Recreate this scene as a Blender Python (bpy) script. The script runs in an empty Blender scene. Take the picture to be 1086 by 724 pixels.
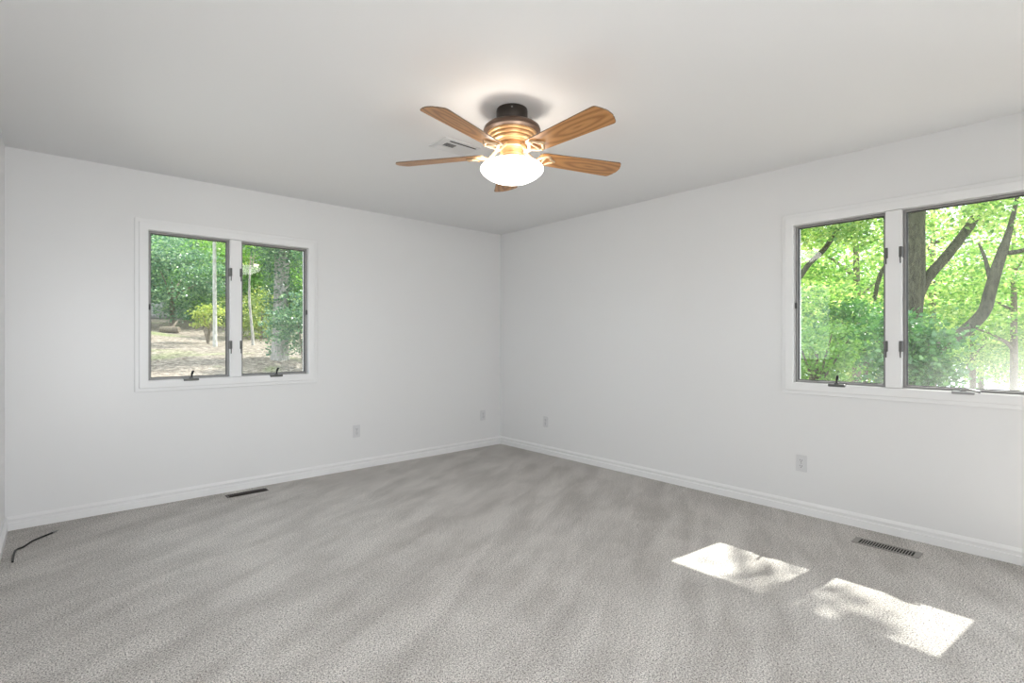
import bpy, bmesh, math, random
import numpy as np
from mathutils import Vector, Matrix

SC = bpy.context.scene
COL = SC.collection
PI = math.pi

# ------------------------------------------------------------------ camera, world, sun, lights, exposure
F, CX, CY = 543.0, 543.0, 360.0                     # focal length and centre in pixels of the 1086x724 frame
YAW = math.radians(48.3)
VIEW = Vector((math.cos(YAW), math.sin(YAW), 0))
RIGHT = Vector((math.sin(YAW), -math.cos(YAW), 0))
CAM = Vector((-3.889, -4.564, 1.2145))
H = 2.44                                            # ceiling height
XL, YR = -4.13, -5.45                               # left wall x, rear wall y (corner of the room is the origin)

cam_data = bpy.data.cameras.new('camera')
cam_data.sensor_width = 36.0
cam_data.lens = 36.0 * F / 1086.0
cam_data.shift_y = -(362 - CY) / 1086.0
cam_data.clip_start = 0.02
cam_data.clip_end = 300
cam = bpy.data.objects.new('camera', cam_data)
COL.objects.link(cam)
cam.location = CAM
cam.rotation_euler = (PI / 2, 0, YAW - PI / 2)
SC.camera = cam

SC.view_settings.view_transform = 'Standard'
SC.view_settings.look = 'None'
SC.view_settings.gamma = 1
SC.view_settings.use_curve_mapping = False
SC.view_settings.exposure = 0.44

world = bpy.data.worlds.new('sky')
SC.world = world
world.use_nodes = True
wn = world.node_tree
bg = wn.nodes['Background']
SKY_COLOUR, SKY_STRENGTH = (0.87, 0.93, 1.0, 1), 2.2
bg.inputs['Color'].default_value = SKY_COLOUR
bg.inputs['Strength'].default_value = SKY_STRENGTH

SUN_DIR = Vector((0.98, -0.12, 1.0)).normalized()   # towards the sun
sl = bpy.data.lights.new('sun', 'SUN')
sl.energy = 7.5
sl.angle = math.radians(0.53)
sl.color = (1.0, 0.96, 0.90)
sun = bpy.data.objects.new('sun', sl)
COL.objects.link(sun)
sun.rotation_euler = SUN_DIR.to_track_quat('Z', 'Y').to_euler()

def area_light(name, loc, rot, sx, sy, energy, colour=(1, 1, 1), portal=False):
    l = bpy.data.lights.new(name, 'AREA')
    l.shape = 'RECTANGLE'
    l.size, l.size_y = sx, sy
    l.energy = energy
    l.color = colour
    if portal:
        l.cycles.is_portal = True
    o = bpy.data.objects.new(name, l)
    COL.objects.link(o)
    o.location = loc
    o.rotation_euler = rot
    return o

# added fill light in a made-up rear doorway, unseen behind the camera
rl_ = area_light('rear_fill_light', (-3.46, YR - 0.20, 1.10), (PI / 2, 0, 0), 1.16, 2.0, 20, (0.975, 0.985, 1.0))
# added fill light in a made-up opening of the right wall, unseen
gl_ = area_light('right_fill_light', (0.14, -5.02, 0.90), (0, PI / 2, 0), 1.6, 0.76, 10, (0.96, 0.985, 1.0))
rl_.data.spread = math.radians(140)
gl_.data.spread = math.radians(100)
# added fill light behind a made-up window in the left wall, out of frame
pl_ = area_light('left_fill_light', (XL - 0.16, -1.36, 1.465), (0, -PI / 2, 0), 1.06, 0.80, 3.6, (0.97, 0.985, 1.0))
pl_.data.spread = math.radians(125)
area_light('window_portal', (-2.81, 0.14, 1.465), (-PI / 2, 0, 0), 1.15, 1.1, 1, portal=True)
area_light('window_portal', (0.14, -3.77, 1.465), (0, PI / 2, 0), 1.1, 1.15, 1, portal=True)

# ------------------------------------------------------------------ helpers
rnd = random.Random(7)
def sight(px, py, d):
    """A point of the place, d metres in front of the camera, as measured on the photograph."""
    return CAM + VIEW * d + RIGHT * ((px - CX) / F * d) + Vector((0, 0, (CY - py) / F * d))

def add_box(bm, x0, x1, y0, y1, z0, z1):
    vs = [bm.verts.new((x, y, z)) for z in (z0, z1) for y in (y0, y1) for x in (x0, x1)]
    for f in ((0, 2, 3, 1), (4, 5, 7, 6), (0, 1, 5, 4), (1, 3, 7, 5), (3, 2, 6, 7), (2, 0, 4, 6)):
        bm.faces.new([vs[i] for i in f])
    return vs

def add_prism(bm, pts, z0, z1):
    """pts: ccw (x, y) outline."""
    a = [bm.verts.new((p[0], p[1], z0)) for p in pts]
    b = [bm.verts.new((p[0], p[1], z1)) for p in pts]
    n = len(pts)
    bm.faces.new(list(reversed(a)))
    bm.faces.new(b)
    for i in range(n):
        j = (i + 1) % n
        bm.faces.new((a[i], a[j], b[j], b[i]))

def add_lathe(bm, prof, seg=48, cap=True):
    """prof: (r, z) from the top down."""
    rings = []
    for r, z in prof:
        if r < 1e-6:
            rings.append([bm.verts.new((0, 0, z))])
        else:
            rings.append([bm.verts.new((r * math.cos(2 * PI * k / seg), r * math.sin(2 * PI * k / seg), z)) for k in range(seg)])
    for a, b in zip(rings, rings[1:]):
        for k in range(seg):
            k2 = (k + 1) % seg
            if len(a) == 1 and len(b) == 1:
                continue
            if len(a) == 1:
                bm.faces.new((a[0], b[k], b[k2]))
            elif len(b) == 1:
                bm.faces.new((a[k], b[0], a[k2]))
            else:
                bm.faces.new((a[k], b[k], b[k2], a[k2]))
    if cap:
        if len(rings[0]) > 1:
            bm.faces.new(rings[0])
        if len(rings[-1]) > 1:
            bm.faces.new(list(reversed(rings[-1])))

def smooth_path(pts, n=6):
    """Catmull-Rom through (vector, radius)."""
    out = []
    P = [pts[0]] + list(pts) + [pts[-1]]
    for i in range(1, len(P) - 2):
        for k in range(n):
            t = k / n
            p0, p1, p2, p3 = (P[i + j][0] for j in (-1, 0, 1, 2))
            q = 0.5 * ((2 * p1) + (p2 - p0) * t + (2 * p0 - 5 * p1 + 4 * p2 - p3) * t * t + (3 * p1 - p0 - 3 * p2 + p3) * t ** 3)
            out.append((q, P[i][1] * (1 - t) + P[i + 1][1] * t))
    out.append((P[-2][0], P[-2][1]))
    return out

def add_tube(bm, pts, seg=8, n=6):
    path = smooth_path([(Vector(p), r) for p, r in pts], n) if n > 1 else [(Vector(p), r) for p, r in pts]
    prev = None
    up = Vector((0, 0, 1))
    first = None
    for i, (p, r) in enumerate(path):
        t = (path[min(i + 1, len(path) - 1)][0] - path[max(i - 1, 0)][0])
        t = t.normalized() if t.length > 1e-9 else Vector((0, 0, 1))
        if i == 0:
            side = t.cross(up if abs(t.z) < 0.9 else Vector((1, 0, 0))).normalized()
        else:
            side = (side - t * side.dot(t)).normalized()
        o = t.cross(side)
        ring = [bm.verts.new(p + (side * math.cos(2 * PI * k / seg) + o * math.sin(2 * PI * k / seg)) * r) for k in range(seg)]
        if prev:
            for k in range(seg):
                bm.faces.new((prev[k], prev[(k + 1) % seg], ring[(k + 1) % seg], ring[k]))
        else:
            first = ring
        prev = ring
    bm.faces.new(list(reversed(first)))
    bm.faces.new(prev)

def obj(name, bm, m, parent=None, smooth=None, bevel=0.0, loc=None, rot=None):
    me = bpy.data.meshes.new(name)
    bmesh.ops.recalc_face_normals(bm, faces=bm.faces)
    bm.to_mesh(me)
    bm.free()
    me.materials.append(m)
    if smooth is not None:
        for p in me.polygons:
            p.use_smooth = True
        me.set_sharp_from_angle(angle=math.radians(smooth))
    o = bpy.data.objects.new(name, me)
    COL.objects.link(o)
    if parent:
        o.parent = parent
    if loc:
        o.location = loc
    if rot:
        o.rotation_euler = rot
    if bevel:
        b = o.modifiers.new('bevel', 'BEVEL')
        b.width = bevel
        b.segments = 2
        b.limit_method = 'ANGLE'
        b.harden_normals = False
    return o

def tag(o, label, cat, group=None, kind=None):
    o['label'] = label
    o['category'] = cat
    if group:
        o['group'] = group
    if kind:
        o['kind'] = kind
    return o

def empty(name, loc=(0, 0, 0), rz=0.0):
    o = bpy.data.objects.new(name, None)
    o.empty_display_size = 0.1
    COL.objects.link(o)
    o.location = loc
    o.rotation_euler = (0, 0, rz)
    return o

def structure(o, label=None):
    o['kind'] = 'structure'
    if label:
        o['label'] = label
    return o

def copy_tree(o, parent=None):
    c = o.copy()
    COL.objects.link(c)
    c.parent = parent
    for ch in list(o.children):
        copy_tree(ch, c)
    return c

# ------------------------------------------------------------------ materials
def new_mat(name):
    m = bpy.data.materials.new(name)
    m.use_nodes = True
    nt = m.node_tree
    return m, nt, nt.nodes['Principled BSDF']

def simple(name, col, rough=0.5, metal=0.0, spec=0.5, bump=None, emit=None):
    m, nt, b = new_mat(name)
    b.inputs['Base Color'].default_value = (*col, 1)
    b.inputs['Roughness'].default_value = rough
    b.inputs['Metallic'].default_value = metal
    b.inputs['Specular IOR Level'].default_value = spec
    if bump:
        scale, strength, dist = bump
        tc = nt.nodes.new('ShaderNodeTexCoord')
        no = nt.nodes.new('ShaderNodeTexNoise')
        no.inputs['Scale'].default_value = scale
        no.inputs['Detail'].default_value = 3
        bp = nt.nodes.new('ShaderNodeBump')
        bp.inputs['Strength'].default_value = strength
        bp.inputs['Distance'].default_value = dist
        nt.links.new(tc.outputs['Object'], no.inputs['Vector'])
        nt.links.new(no.outputs['Fac'], bp.inputs['Height'])
        nt.links.new(bp.outputs['Normal'], b.inputs['Normal'])
    return m

def ramp(nt, fac, stops):
    r = nt.nodes.new('ShaderNodeValToRGB')
    e = r.color_ramp.elements
    while len(e) < len(stops):
        e.new(0.5)
    for el, (p, c) in zip(e, stops):
        el.position = p
        el.color = (*c, 1)
    nt.links.new(fac, r.inputs['Fac'])
    return r.outputs['Color']

def mixc(nt, a, b, fac, mode='MIX'):
    n = nt.nodes.new('ShaderNodeMix')
    n.data_type = 'RGBA'
    n.blend_type = mode
    for s, v in ((n.inputs[6], a), (n.inputs[7], b), (n.inputs[0], fac)):
        if hasattr(v, 'is_output'):
            nt.links.new(v, s)
        elif isinstance(v, (int, float)):
            s.default_value = v
        else:
            s.default_value = (*v, 1)
    return n.outputs[2]

def noise(nt, vec, scale, detail=3, rough=0.5, dist=0.0):
    n = nt.nodes.new('ShaderNodeTexNoise')
    n.inputs['Scale'].default_value = scale
    n.inputs['Detail'].default_value = detail
    n.inputs['Roughness'].default_value = rough
    n.inputs['Distortion'].default_value = dist
    nt.links.new(vec, n.inputs['Vector'])
    return n.outputs['Fac']

def mapping(nt, vec, scale=(1, 1, 1), rot=(0, 0, 0)):
    n = nt.nodes.new('ShaderNodeMapping')
    n.inputs['Scale'].default_value = scale
    n.inputs['Rotation'].default_value = rot
    nt.links.new(vec, n.inputs['Vector'])
    return n.outputs['Vector']

M_WALL = simple('wall_paint', (0.85, 0.85, 0.85), 0.30, spec=0.5, bump=(260, 0.08, 0.002))
M_CEIL = simple('ceiling_paint', (0.87, 0.87, 0.87), 0.9, spec=0.2, bump=(180, 0.06, 0.002))
M_TRIM = simple('trim_paint', (0.90, 0.90, 0.90), 0.3)
M_SASH = simple('grey_aluminium_sash', (0.30, 0.295, 0.29), 0.45, 0.4)
M_GASKET = simple('dark_gasket', (0.05, 0.05, 0.05), 0.6)
M_HARDWARE = simple('dark_grey_hardware', (0.13, 0.13, 0.125), 0.4, 0.5)
M_BLACK = simple('black_rubber', (0.012, 0.012, 0.012), 0.5)
M_CHROME = simple('chrome', (0.38, 0.38, 0.38), 0.28, 1.0)
M_PLASTIC = simple('white_plastic', (0.74, 0.74, 0.75), 0.4)
M_SLOT = simple('dark_slot', (0.03, 0.03, 0.03), 0.8)
M_VENTBROWN = simple('brown_metal', (0.045, 0.032, 0.024), 0.5, 0.3)
M_VENTBEIGE = simple('taupe_metal', (0.34, 0.32, 0.30), 0.5, 0.2)
M_VENTWHITE = simple('white_enamel', (0.78, 0.78, 0.78), 0.4)
M_DUCT = simple('duct_dark', (0.012, 0.011, 0.010), 0.9)
M_BRONZE = simple('dark_bronze', (0.045, 0.036, 0.030), 0.42, 0.5)
M_BRONZE2 = simple('brown_bronze', (0.11, 0.068, 0.046), 0.4, 0.3)
M_BRASS = simple('antique_brass', (0.60, 0.36, 0.17), 0.35, 0.5)
M_IRON = simple('pale_brass', (0.70, 0.52, 0.33), 0.35, 0.4)
M_SOFFIT = simple('painted_soffit', (0.5, 0.5, 0.48), 0.7)
M_SIDING = simple('siding', (0.45, 0.42, 0.38), 0.8)

def carpet_material():
    m, nt, b = new_mat('carpet_pile')
    tc = nt.nodes.new('ShaderNodeTexCoord')
    P = tc.outputs['Object']
    fine = noise(nt, P, 185, 2, 0.6)
    tuft = noise(nt, P, 105, 3, 0.7)
    speck = mixc(nt, fine, tuft, 0.35)
    base = ramp(nt, speck, [(0.37, (0.12, 0.11, 0.10)), (0.48, (0.575, 0.55, 0.525)), (0.59, (0.95, 0.92, 0.885))])
    # vacuum strokes: long soft lanes across the room
    st = noise(nt, mapping(nt, mapping(nt, P, (1, 1, 1), (0, 0, math.radians(-27))), (0.9, 4.0, 1)), 1.5, 3, 0.55, 0.3)
    blotch = noise(nt, P, 3.4, 4, 0.6, 0.2)
    lanes = ramp(nt, mixc(nt, st, blotch, 0.36), [(0.38, (0.82, 0.805, 0.79)), (0.60, (1.09, 1.08, 1.07))])
    col = mixc(nt, base, lanes, 1.0, 'MULTIPLY')
    nt.links.new(col, b.inputs['Base Color'])
    b.inputs['Roughness'].default_value = 1.0
    b.inputs['Specular IOR Level'].default_value = 0.05
    b.inputs['Sheen Weight'].default_value = 0.15
    bp = nt.nodes.new('ShaderNodeBump')
    bp.inputs['Strength'].default_value = 0.9
    bp.inputs['Distance'].default_value = 0.012
    nt.links.new(speck, bp.inputs['Height'])
    nt.links.new(bp.outputs['Normal'], b.inputs['Normal'])
    return m
M_CARPET = carpet_material()

def wood_material():
    m, nt, b = new_mat('oak_blade')
    tc = nt.nodes.new('ShaderNodeTexCoord')
    P = tc.outputs['Object']
    v = mapping(nt, P, (0.9, 4.5, 4.5))
    w = nt.nodes.new('ShaderNodeTexWave')
    w.wave_type = 'RINGS'
    w.rings_direction = 'SPHERICAL'
    w.inputs['Scale'].default_value = 2.6
    w.inputs['Distortion'].default_value = 2.2
    w.inputs['Detail'].default_value = 2
    w.inputs['Detail Scale'].default_value = 1.4
    mp = nt.nodes.new('ShaderNodeMapping')
    mp.inputs['Location'].default_value = (-0.42, 0.0, 0.0)
    nt.links.new(v, mp.inputs['Vector'])
    nt.links.new(mp.outputs['Vector'], w.inputs['Vector'])
    g = noise(nt, mapping(nt, P, (4, 120, 120)), 6, 3, 0.6)
    c = ramp(nt, w.outputs['Fac'], [(0.0, (0.38, 0.165, 0.050)), (0.5, (0.54, 0.26, 0.088)), (1.0, (0.60, 0.30, 0.110))])
    c2 = ramp(nt, g, [(0.3, (0.8, 0.78, 0.76)), (0.65, (1.05, 1.05, 1.05))])
    nt.links.new(mixc(nt, c, c2, 1.0, 'MULTIPLY'), b.inputs['Base Color'])
    b.inputs['Roughness'].default_value = 0.35
    return m
M_WOOD = wood_material()
M_WOODEDGE = simple('blade_edge', (0.16, 0.11, 0.075), 0.5)

def bowl_material():
    m, nt, b = new_mat('lit_opal_glass')
    b.inputs['Base Color'].default_value = (0.35, 0.35, 0.35, 1)
    b.inputs['Roughness'].default_value = 0.25
    b.inputs['Emission Color'].default_value = (1.0, 0.95, 0.89, 1)
    b.inputs['Emission Strength'].default_value = 4.5
    return m
M_BOWL = bowl_material()

def glass_material(name, haze_amount):
    m = bpy.data.materials.new(name)
    m.use_nodes = True
    nt = m.node_tree
    nt.nodes.clear()
    out = nt.nodes.new('ShaderNodeOutputMaterial')
    tr = nt.nodes.new('ShaderNodeBsdfTransparent')
    tr.inputs['Color'].default_value = (0.95, 0.97, 0.96, 1)
    gl = nt.nodes.new('ShaderNodeBsdfGlossy')
    gl.inputs['Roughness'].default_value = 0.02
    ge = nt.nodes.new('ShaderNodeNewGeometry')
    dt = nt.nodes.new('ShaderNodeVectorMath'); dt.operation = 'DOT_PRODUCT'
    nt.links.new(ge.outputs['Normal'], dt.inputs[0]); nt.links.new(ge.outputs['Incoming'], dt.inputs[1])
    def mth(op, a, b=None, clamp=False):
        n = nt.nodes.new('ShaderNodeMath'); n.operation = op; n.use_clamp = clamp
        for i_, v_ in enumerate((a, b)):
            if v_ is None:
                continue
            if isinstance(v_, (int, float)):
                n.inputs[i_].default_value = v_
            else:
                nt.links.new(v_, n.inputs[i_])
        return n.outputs[0]
    # Schlick reflectance, the same from both sides of the pane
    sch = mth('ADD', mth('MULTIPLY', mth('POWER', mth('SUBTRACT', 1.0, mth('ABSOLUTE', dt.outputs['Value']), True), 5.0), 0.955), 0.04)
    mx = nt.nodes.new('ShaderNodeMixShader')
    nt.links.new(sch, mx.inputs['Fac'])
    nt.links.new(tr.outputs['BSDF'], mx.inputs[1])
    nt.links.new(gl.outputs['BSDF'], mx.inputs[2])
    # glare haze put in as a pale film, stronger towards bottom and right
    tl = nt.nodes.new('ShaderNodeBsdfTranslucent')
    tl.inputs['Color'].default_value = (0.9, 0.9, 0.9, 1)
    tc = nt.nodes.new('ShaderNodeTexCoord')
    sp = nt.nodes.new('ShaderNodeSeparateXYZ')
    nt.links.new(tc.outputs['Object'], sp.inputs['Vector'])
    n = noise(nt, tc.outputs['Object'], 3.0, 3, 0.5, 0.3)
    mr = nt.nodes.new('ShaderNodeMapRange')
    mr.inputs['From Min'].default_value = 0.0
    mr.inputs['From Max'].default_value = 0.55
    mr.inputs['To Min'].default_value = 1.0
    mr.inputs['To Max'].default_value = 0.12
    nt.links.new(sp.outputs['Z'], mr.inputs['Value'])
    mu = nt.nodes.new('ShaderNodeMath'); mu.operation = 'MULTIPLY'
    nt.links.new(mr.outputs['Result'], mu.inputs[0]); nt.links.new(n, mu.inputs[1])
    mrx = nt.nodes.new('ShaderNodeMapRange')
    mrx.inputs['From Min'].default_value = 0.05
    mrx.inputs['From Max'].default_value = 0.42
    mrx.inputs['To Min'].default_value = 0.25
    mrx.inputs['To Max'].default_value = 1.0
    nt.links.new(sp.outputs['X'], mrx.inputs['Value'])
    mux = nt.nodes.new('ShaderNodeMath'); mux.operation = 'MULTIPLY'
    nt.links.new(mu.outputs[0], mux.inputs[0]); nt.links.new(mrx.outputs['Result'], mux.inputs[1])
    mu = mux
    mu2 = nt.nodes.new('ShaderNodeMath'); mu2.operation = 'MULTIPLY'
    nt.links.new(mu.outputs[0], mu2.inputs[0]); mu2.inputs[1].default_value = haze_amount
    mx2 = nt.nodes.new('ShaderNodeMixShader')
    nt.links.new(mu2.outputs[0], mx2.inputs['Fac'])
    nt.links.new(mx.outputs['Shader'], mx2.inputs[1])
    nt.links.new(tl.outputs['BSDF'], mx2.inputs[2])
    nt.links.new(mx2.outputs['Shader'], out.inputs['Surface'])
    return m
M_GLASS = glass_material('window_glass', 0.06)
M_GLASS_HAZY = glass_material('hazy_window_glass', 0.19)

def leaf_material(name, c0, c1, c2, trans=0.5):
    m = bpy.data.materials.new(name)
    m.use_nodes = True
    nt = m.node_tree
    nt.nodes.clear()
    out = nt.nodes.new('ShaderNodeOutputMaterial')
    ge = nt.nodes.new('ShaderNodeNewGeometry')
    col = ramp(nt, ge.outputs['Random Per Island'], [(0.0, c0), (0.5, c1), (1.0, c2)])
    di = nt.nodes.new('ShaderNodeBsdfDiffuse')
    tl = nt.nodes.new('ShaderNodeBsdfTranslucent')
    nt.links.new(col, di.inputs['Color'])
    nt.links.new(mixc(nt, col, (1.2, 1.2, 0.95), 1.0, 'MULTIPLY'), tl.inputs['Color'])
    mx = nt.nodes.new('ShaderNodeMixShader')
    mx.inputs['Fac'].default_value = trans
    nt.links.new(di.outputs['BSDF'], mx.inputs[1])
    nt.links.new(tl.outputs['BSDF'], mx.inputs[2])
    gl = nt.nodes.new('ShaderNodeBsdfGlossy')
    gl.inputs['Roughness'].default_value = 0.38
    m2 = nt.nodes.new('ShaderNodeMixShader')
    m2.inputs['Fac'].default_value = 0.07
    nt.links.new(mx.outputs['Shader'], m2.inputs[1])
    nt.links.new(gl.outputs['BSDF'], m2.inputs[2])
    nt.links.new(m2.outputs['Shader'], out.inputs['Surface'])
    return m
M_LEAF_BRIGHT = leaf_material('bright_leaves', (0.09, 0.26, 0.05), (0.33, 0.55, 0.13), (0.70, 0.78, 0.34), 0.6)
M_LEAF_MID = leaf_material('mid_green_leaves', (0.13, 0.30, 0.06), (0.22, 0.44, 0.09), (0.36, 0.56, 0.15), 0.5)
M_LEAF_DARK = leaf_material('deep_green_leaves', (0.06, 0.19, 0.06), (0.11, 0.29, 0.09), (0.20, 0.40, 0.12), 0.45)
M_LEAF_COOL = leaf_material('cool_green_leaves', (0.05, 0.14, 0.085), (0.12, 0.26, 0.145), (0.30, 0.44, 0.24), 0.45)
M_LEAF_OLIVE = leaf_material('olive_leaves', (0.13, 0.22, 0.05), (0.24, 0.33, 0.08), (0.42, 0.46, 0.12), 0.5)
M_LEAF_YELLOW = leaf_material('yellow_green_leaves', (0.24, 0.34, 0.06), (0.38, 0.48, 0.10), (0.58, 0.60, 0.18), 0.5)

def bark_material(name, c0, c1):
    m, nt, b = new_mat(name)
    tc = nt.nodes.new('ShaderNodeTexCoord')
    n = noise(nt, mapping(nt, tc.outputs['Object'], (6, 6, 1.6)), 4, 4, 0.65, 0.4)
    nt.links.new(ramp(nt, n, [(0.35, c0), (0.65, c1)]), b.inputs['Base Color'])
    b.inputs['Roughness'].default_value = 0.95
    bp = nt.nodes.new('ShaderNodeBump')
    bp.inputs['Strength'].default_value = 0.6
    bp.inputs['Distance'].default_value = 0.03
    nt.links.new(n, bp.inputs['Height'])
    nt.links.new(bp.outputs['Normal'], b.inputs['Normal'])
    return m
M_BARK = bark_material('grey_brown_bark', (0.11, 0.09, 0.07), (0.26, 0.22, 0.17))
M_BARK_BACKLIT = bark_material('dark_backlit_bark', (0.035, 0.035, 0.022), (0.13, 0.125, 0.085))  # greenish bark, darkened in its colour because these trunks stand backlit
M_BARK_PALE = bark_material('pale_bark', (0.34, 0.34, 0.31), (0.62, 0.61, 0.57))
M_BARK_GREY = bark_material('grey_bark', (0.26, 0.25, 0.23), (0.45, 0.43, 0.40))
M_STONE = bark_material('grey_stone', (0.22, 0.22, 0.23), (0.42, 0.41, 0.40))

def ground_material():
    m, nt, b = new_mat('leaf_litter')
    tc = nt.nodes.new('ShaderNodeTexCoord')
    P = tc.outputs['Object']
    n = noise(nt, P, 9, 5, 0.7, 0.3)
    big = noise(nt, P, 0.55, 3, 0.55, 0.5)
    c = ramp(nt, n, [(0.34, (0.10, 0.08, 0.065)), (0.52, (0.28, 0.24, 0.20)), (0.68, (0.52, 0.46, 0.40))])
    g = ramp(nt, n, [(0.34, (0.10, 0.15, 0.05)), (0.66, (0.30, 0.36, 0.14))])
    f = ramp(nt, big, [(0.58, (0, 0, 0)), (0.72, (0.6, 0.6, 0.6))])
    nt.links.new(mixc(nt, c, g, f), b.inputs['Base Color'])
    b.inputs['Roughness'].default_value = 1.0
    b.inputs['Specular IOR Level'].default_value = 0.05
    bp = nt.nodes.new('ShaderNodeBump')
    bp.inputs['Strength'].default_value = 0.8
    bp.inputs['Distance'].default_value = 0.08
    nt.links.new(n, bp.inputs['Height'])
    nt.links.new(bp.outputs['Normal'], b.inputs['Normal'])
    return m
M_GROUND = ground_material()

# ------------------------------------------------------------------ room shell
T = 0.11
WIN_A_U, WIN_B_U = -3.466, 3.113        # left end of each window along its wall (u runs left to right seen from inside)
WW, WZ0, WZ1 = 1.313, 0.834, 2.095       # casing width, bottom, top
CW = 0.082                              # casing width on every side

def wall_mesh(u0, u1, z0, z1, holes):
    """Slab u0..u1 by z0..z1, w 0..T outward, with rectangular holes (u0, u1, z0, z1)."""
    bm = bmesh.new()
    us = sorted({u0, u1, *[h[0] for h in holes], *[h[1] for h in holes]})
    zs = sorted({z0, z1, *[h[2] for h in holes], *[h[3] for h in holes]})
    def solid(i, j):
        if i < 0 or j < 0 or i >= len(us) - 1 or j >= len(zs) - 1:
            return False
        cu, cz = (us[i] + us[i + 1]) / 2, (zs[j] + zs[j + 1]) / 2
        return not any(h[0] < cu < h[1] and h[2] < cz < h[3] for h in holes)
    V = {}
    def v(i, j, w):
        if (i, j, w) not in V:
            V[(i, j, w)] = bm.verts.new((us[i], T if w else 0.0, zs[j]))
        return V[(i, j, w)]
    for i in range(len(us) - 1):
        for j in range(len(zs) - 1):
            if not solid(i, j):
                continue
            bm.faces.new((v(i, j, 0), v(i + 1, j, 0), v(i + 1, j + 1, 0), v(i, j + 1, 0)))
            bm.faces.new((v(i, j, 1), v(i, j + 1, 1), v(i + 1, j + 1, 1), v(i + 1, j, 1)))
            for (di, dj, a, c) in ((-1, 0, (i, j), (i, j + 1)), (1, 0, (i + 1, j), (i + 1, j + 1)), (0, -1, (i, j), (i + 1, j)), (0, 1, (i, j + 1), (i + 1, j + 1))):
                if not solid(i + di, j + dj):
                    bm.faces.new((v(*a, 0), v(*c, 0), v(*c, 1), v(*a, 1)))
    return bm

OPEN = (CW - 0.012, WW - CW + 0.012, WZ0 + CW - 0.012, WZ1 - CW + 0.012)
holeA = (WIN_A_U + OPEN[0], WIN_A_U + OPEN[1], OPEN[2], OPEN[3])
holeB = (WIN_B_U + OPEN[0], WIN_B_U + OPEN[1] + 0.035, OPEN[2], OPEN[3])
WIN_C_U = -2.26  # unseen window added for the left fill light
RA, RB = 0.0, -PI / 2
FILL_OPENING = (-4.05, -2.87, 0.0, 2.14)  # extent of the unseen doorway added for the rear fill light

structure(obj('wall_back', wall_mesh(XL - T, T, -0.1, H + 0.1, [holeA]), M_WALL), 'white wall with the left window, straight ahead left')
structure(obj('wall_right', wall_mesh(0.0, -YR + T, -0.1, H + 0.1, [holeB, (4.60, 5.42, -0.1, 2.14)]), M_WALL, rot=(0, 0, RB)), 'white wall with the right window')
structure(obj('wall_left', wall_mesh(YR - T, 0.0, -0.1, H + 0.1, [(WIN_C_U + OPEN[0], WIN_C_U + OPEN[1], OPEN[2], OPEN[3])]), M_WALL, loc=(XL, 0, 0), rot=(0, 0, PI / 2)), 'white wall at the far left edge')
structure(obj('wall_rear', wall_mesh(0.0, -XL, -0.1, H + 0.1, [(-FILL_OPENING[1], -FILL_OPENING[0], -0.1, FILL_OPENING[3])]), M_WALL, loc=(0, YR, 0), rot=(0, 0, PI)), 'white wall behind the camera')
bm = bmesh.new(); add_box(bm, XL - T, T, YR - T, T, H, H + 0.12)
structure(obj('ceiling', bm, M_CEIL), 'flat white ceiling')
bm = bmesh.new(); add_box(bm, XL - 0.01, 0.01, YR - T, 0.01, -0.12, 0.0)
structure(obj('floor', bm, M_CARPET), 'grey beige carpet covering the whole floor')

# baseboards: stepped profile (outward from the wall, height)
BP = [(0, 0), (0.015, 0), (0.015, 0.046), (0.009, 0.050), (0.009, 0.062), (0.0135, 0.066), (0.0135, 0.073), (0.005, 0.088), (0, 0.088)]
def baseboard(name, length, loc, rot):
    """Runs along local +x, profile towards local -y."""
    bm = bmesh.new()
    a = [bm.verts.new((0, -p[0], p[1])) for p in BP]
    b = [bm.verts.new((length, -p[0], p[1])) for p in BP]
    n = len(BP)
    for i in range(n):
        j = (i + 1) % n
        bm.faces.new((a[i], a[j], b[j], b[i]))
    bm.faces.new(a); bm.faces.new(list(reversed(b)))
    return structure(obj(name, bm, M_TRIM, loc=loc, rot=rot), 'white stepped baseboard along ' + name.replace('baseboard_', 'the ') + ' wall')
baseboard('baseboard_back', -XL, (XL, 0, 0), (0, 0, 0))
baseboard('baseboard_right', 4.53, (0, 0, 0), (0, 0, -PI / 2))
baseboard('baseboard_left', -YR, (XL, YR, 0), (0, 0, PI / 2))

# soffit of the roof overhang outside the right window
bm = bmesh.new()
add_prism(bm, [(T, 2.19), (0.78, 2.19), (0.78, 2.35), (T, 2.57)], 0, 7.2)
o = obj('roof_eave', bm, M_SOFFIT)
o.matrix_world = Matrix(((1, 0, 0, 0), (0, 0, 1, -6.2), (0, 1, 0, 0), (0, 0, 0, 1)))
structure(o, 'roof overhang outside the right window')

# ------------------------------------------------------------------ windows
def ring(bm, u0, u1, z0, z1, wd, y0, y1):
    """Rectangular frame with mitred-looking corners, face width wd, depth y0..y1."""
    o = [(u0, z0), (u1, z0), (u1, z1), (u0, z1)]
    i = [(u0 + wd, z0 + wd), (u1 - wd, z0 + wd), (u1 - wd, z1 - wd), (u0 + wd, z1 - wd)]
    V = {}
    for key, pts in (('o', o), ('i', i)):
        for k, p in enumerate(pts):
            for y in (y0, y1):
                V[key, k, y] = bm.verts.new((p[0], y, p[1]))
    for k in range(4):
        j = (k + 1) % 4
        bm.faces.new((V['o', k, y0], V['o', j, y0], V['i', j, y0], V['i', k, y0]))
        bm.faces.new((V['o', k, y1], V['i', k, y1], V['i', j, y1], V['o', j, y1]))
        bm.faces.new((V['o', k, y0], V['o', k, y1], V['o', j, y1], V['o', j, y0]))
        bm.faces.new((V['i', k, y0], V['i', j, y0], V['i', j, y1], V['i', k, y1]))

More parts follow.
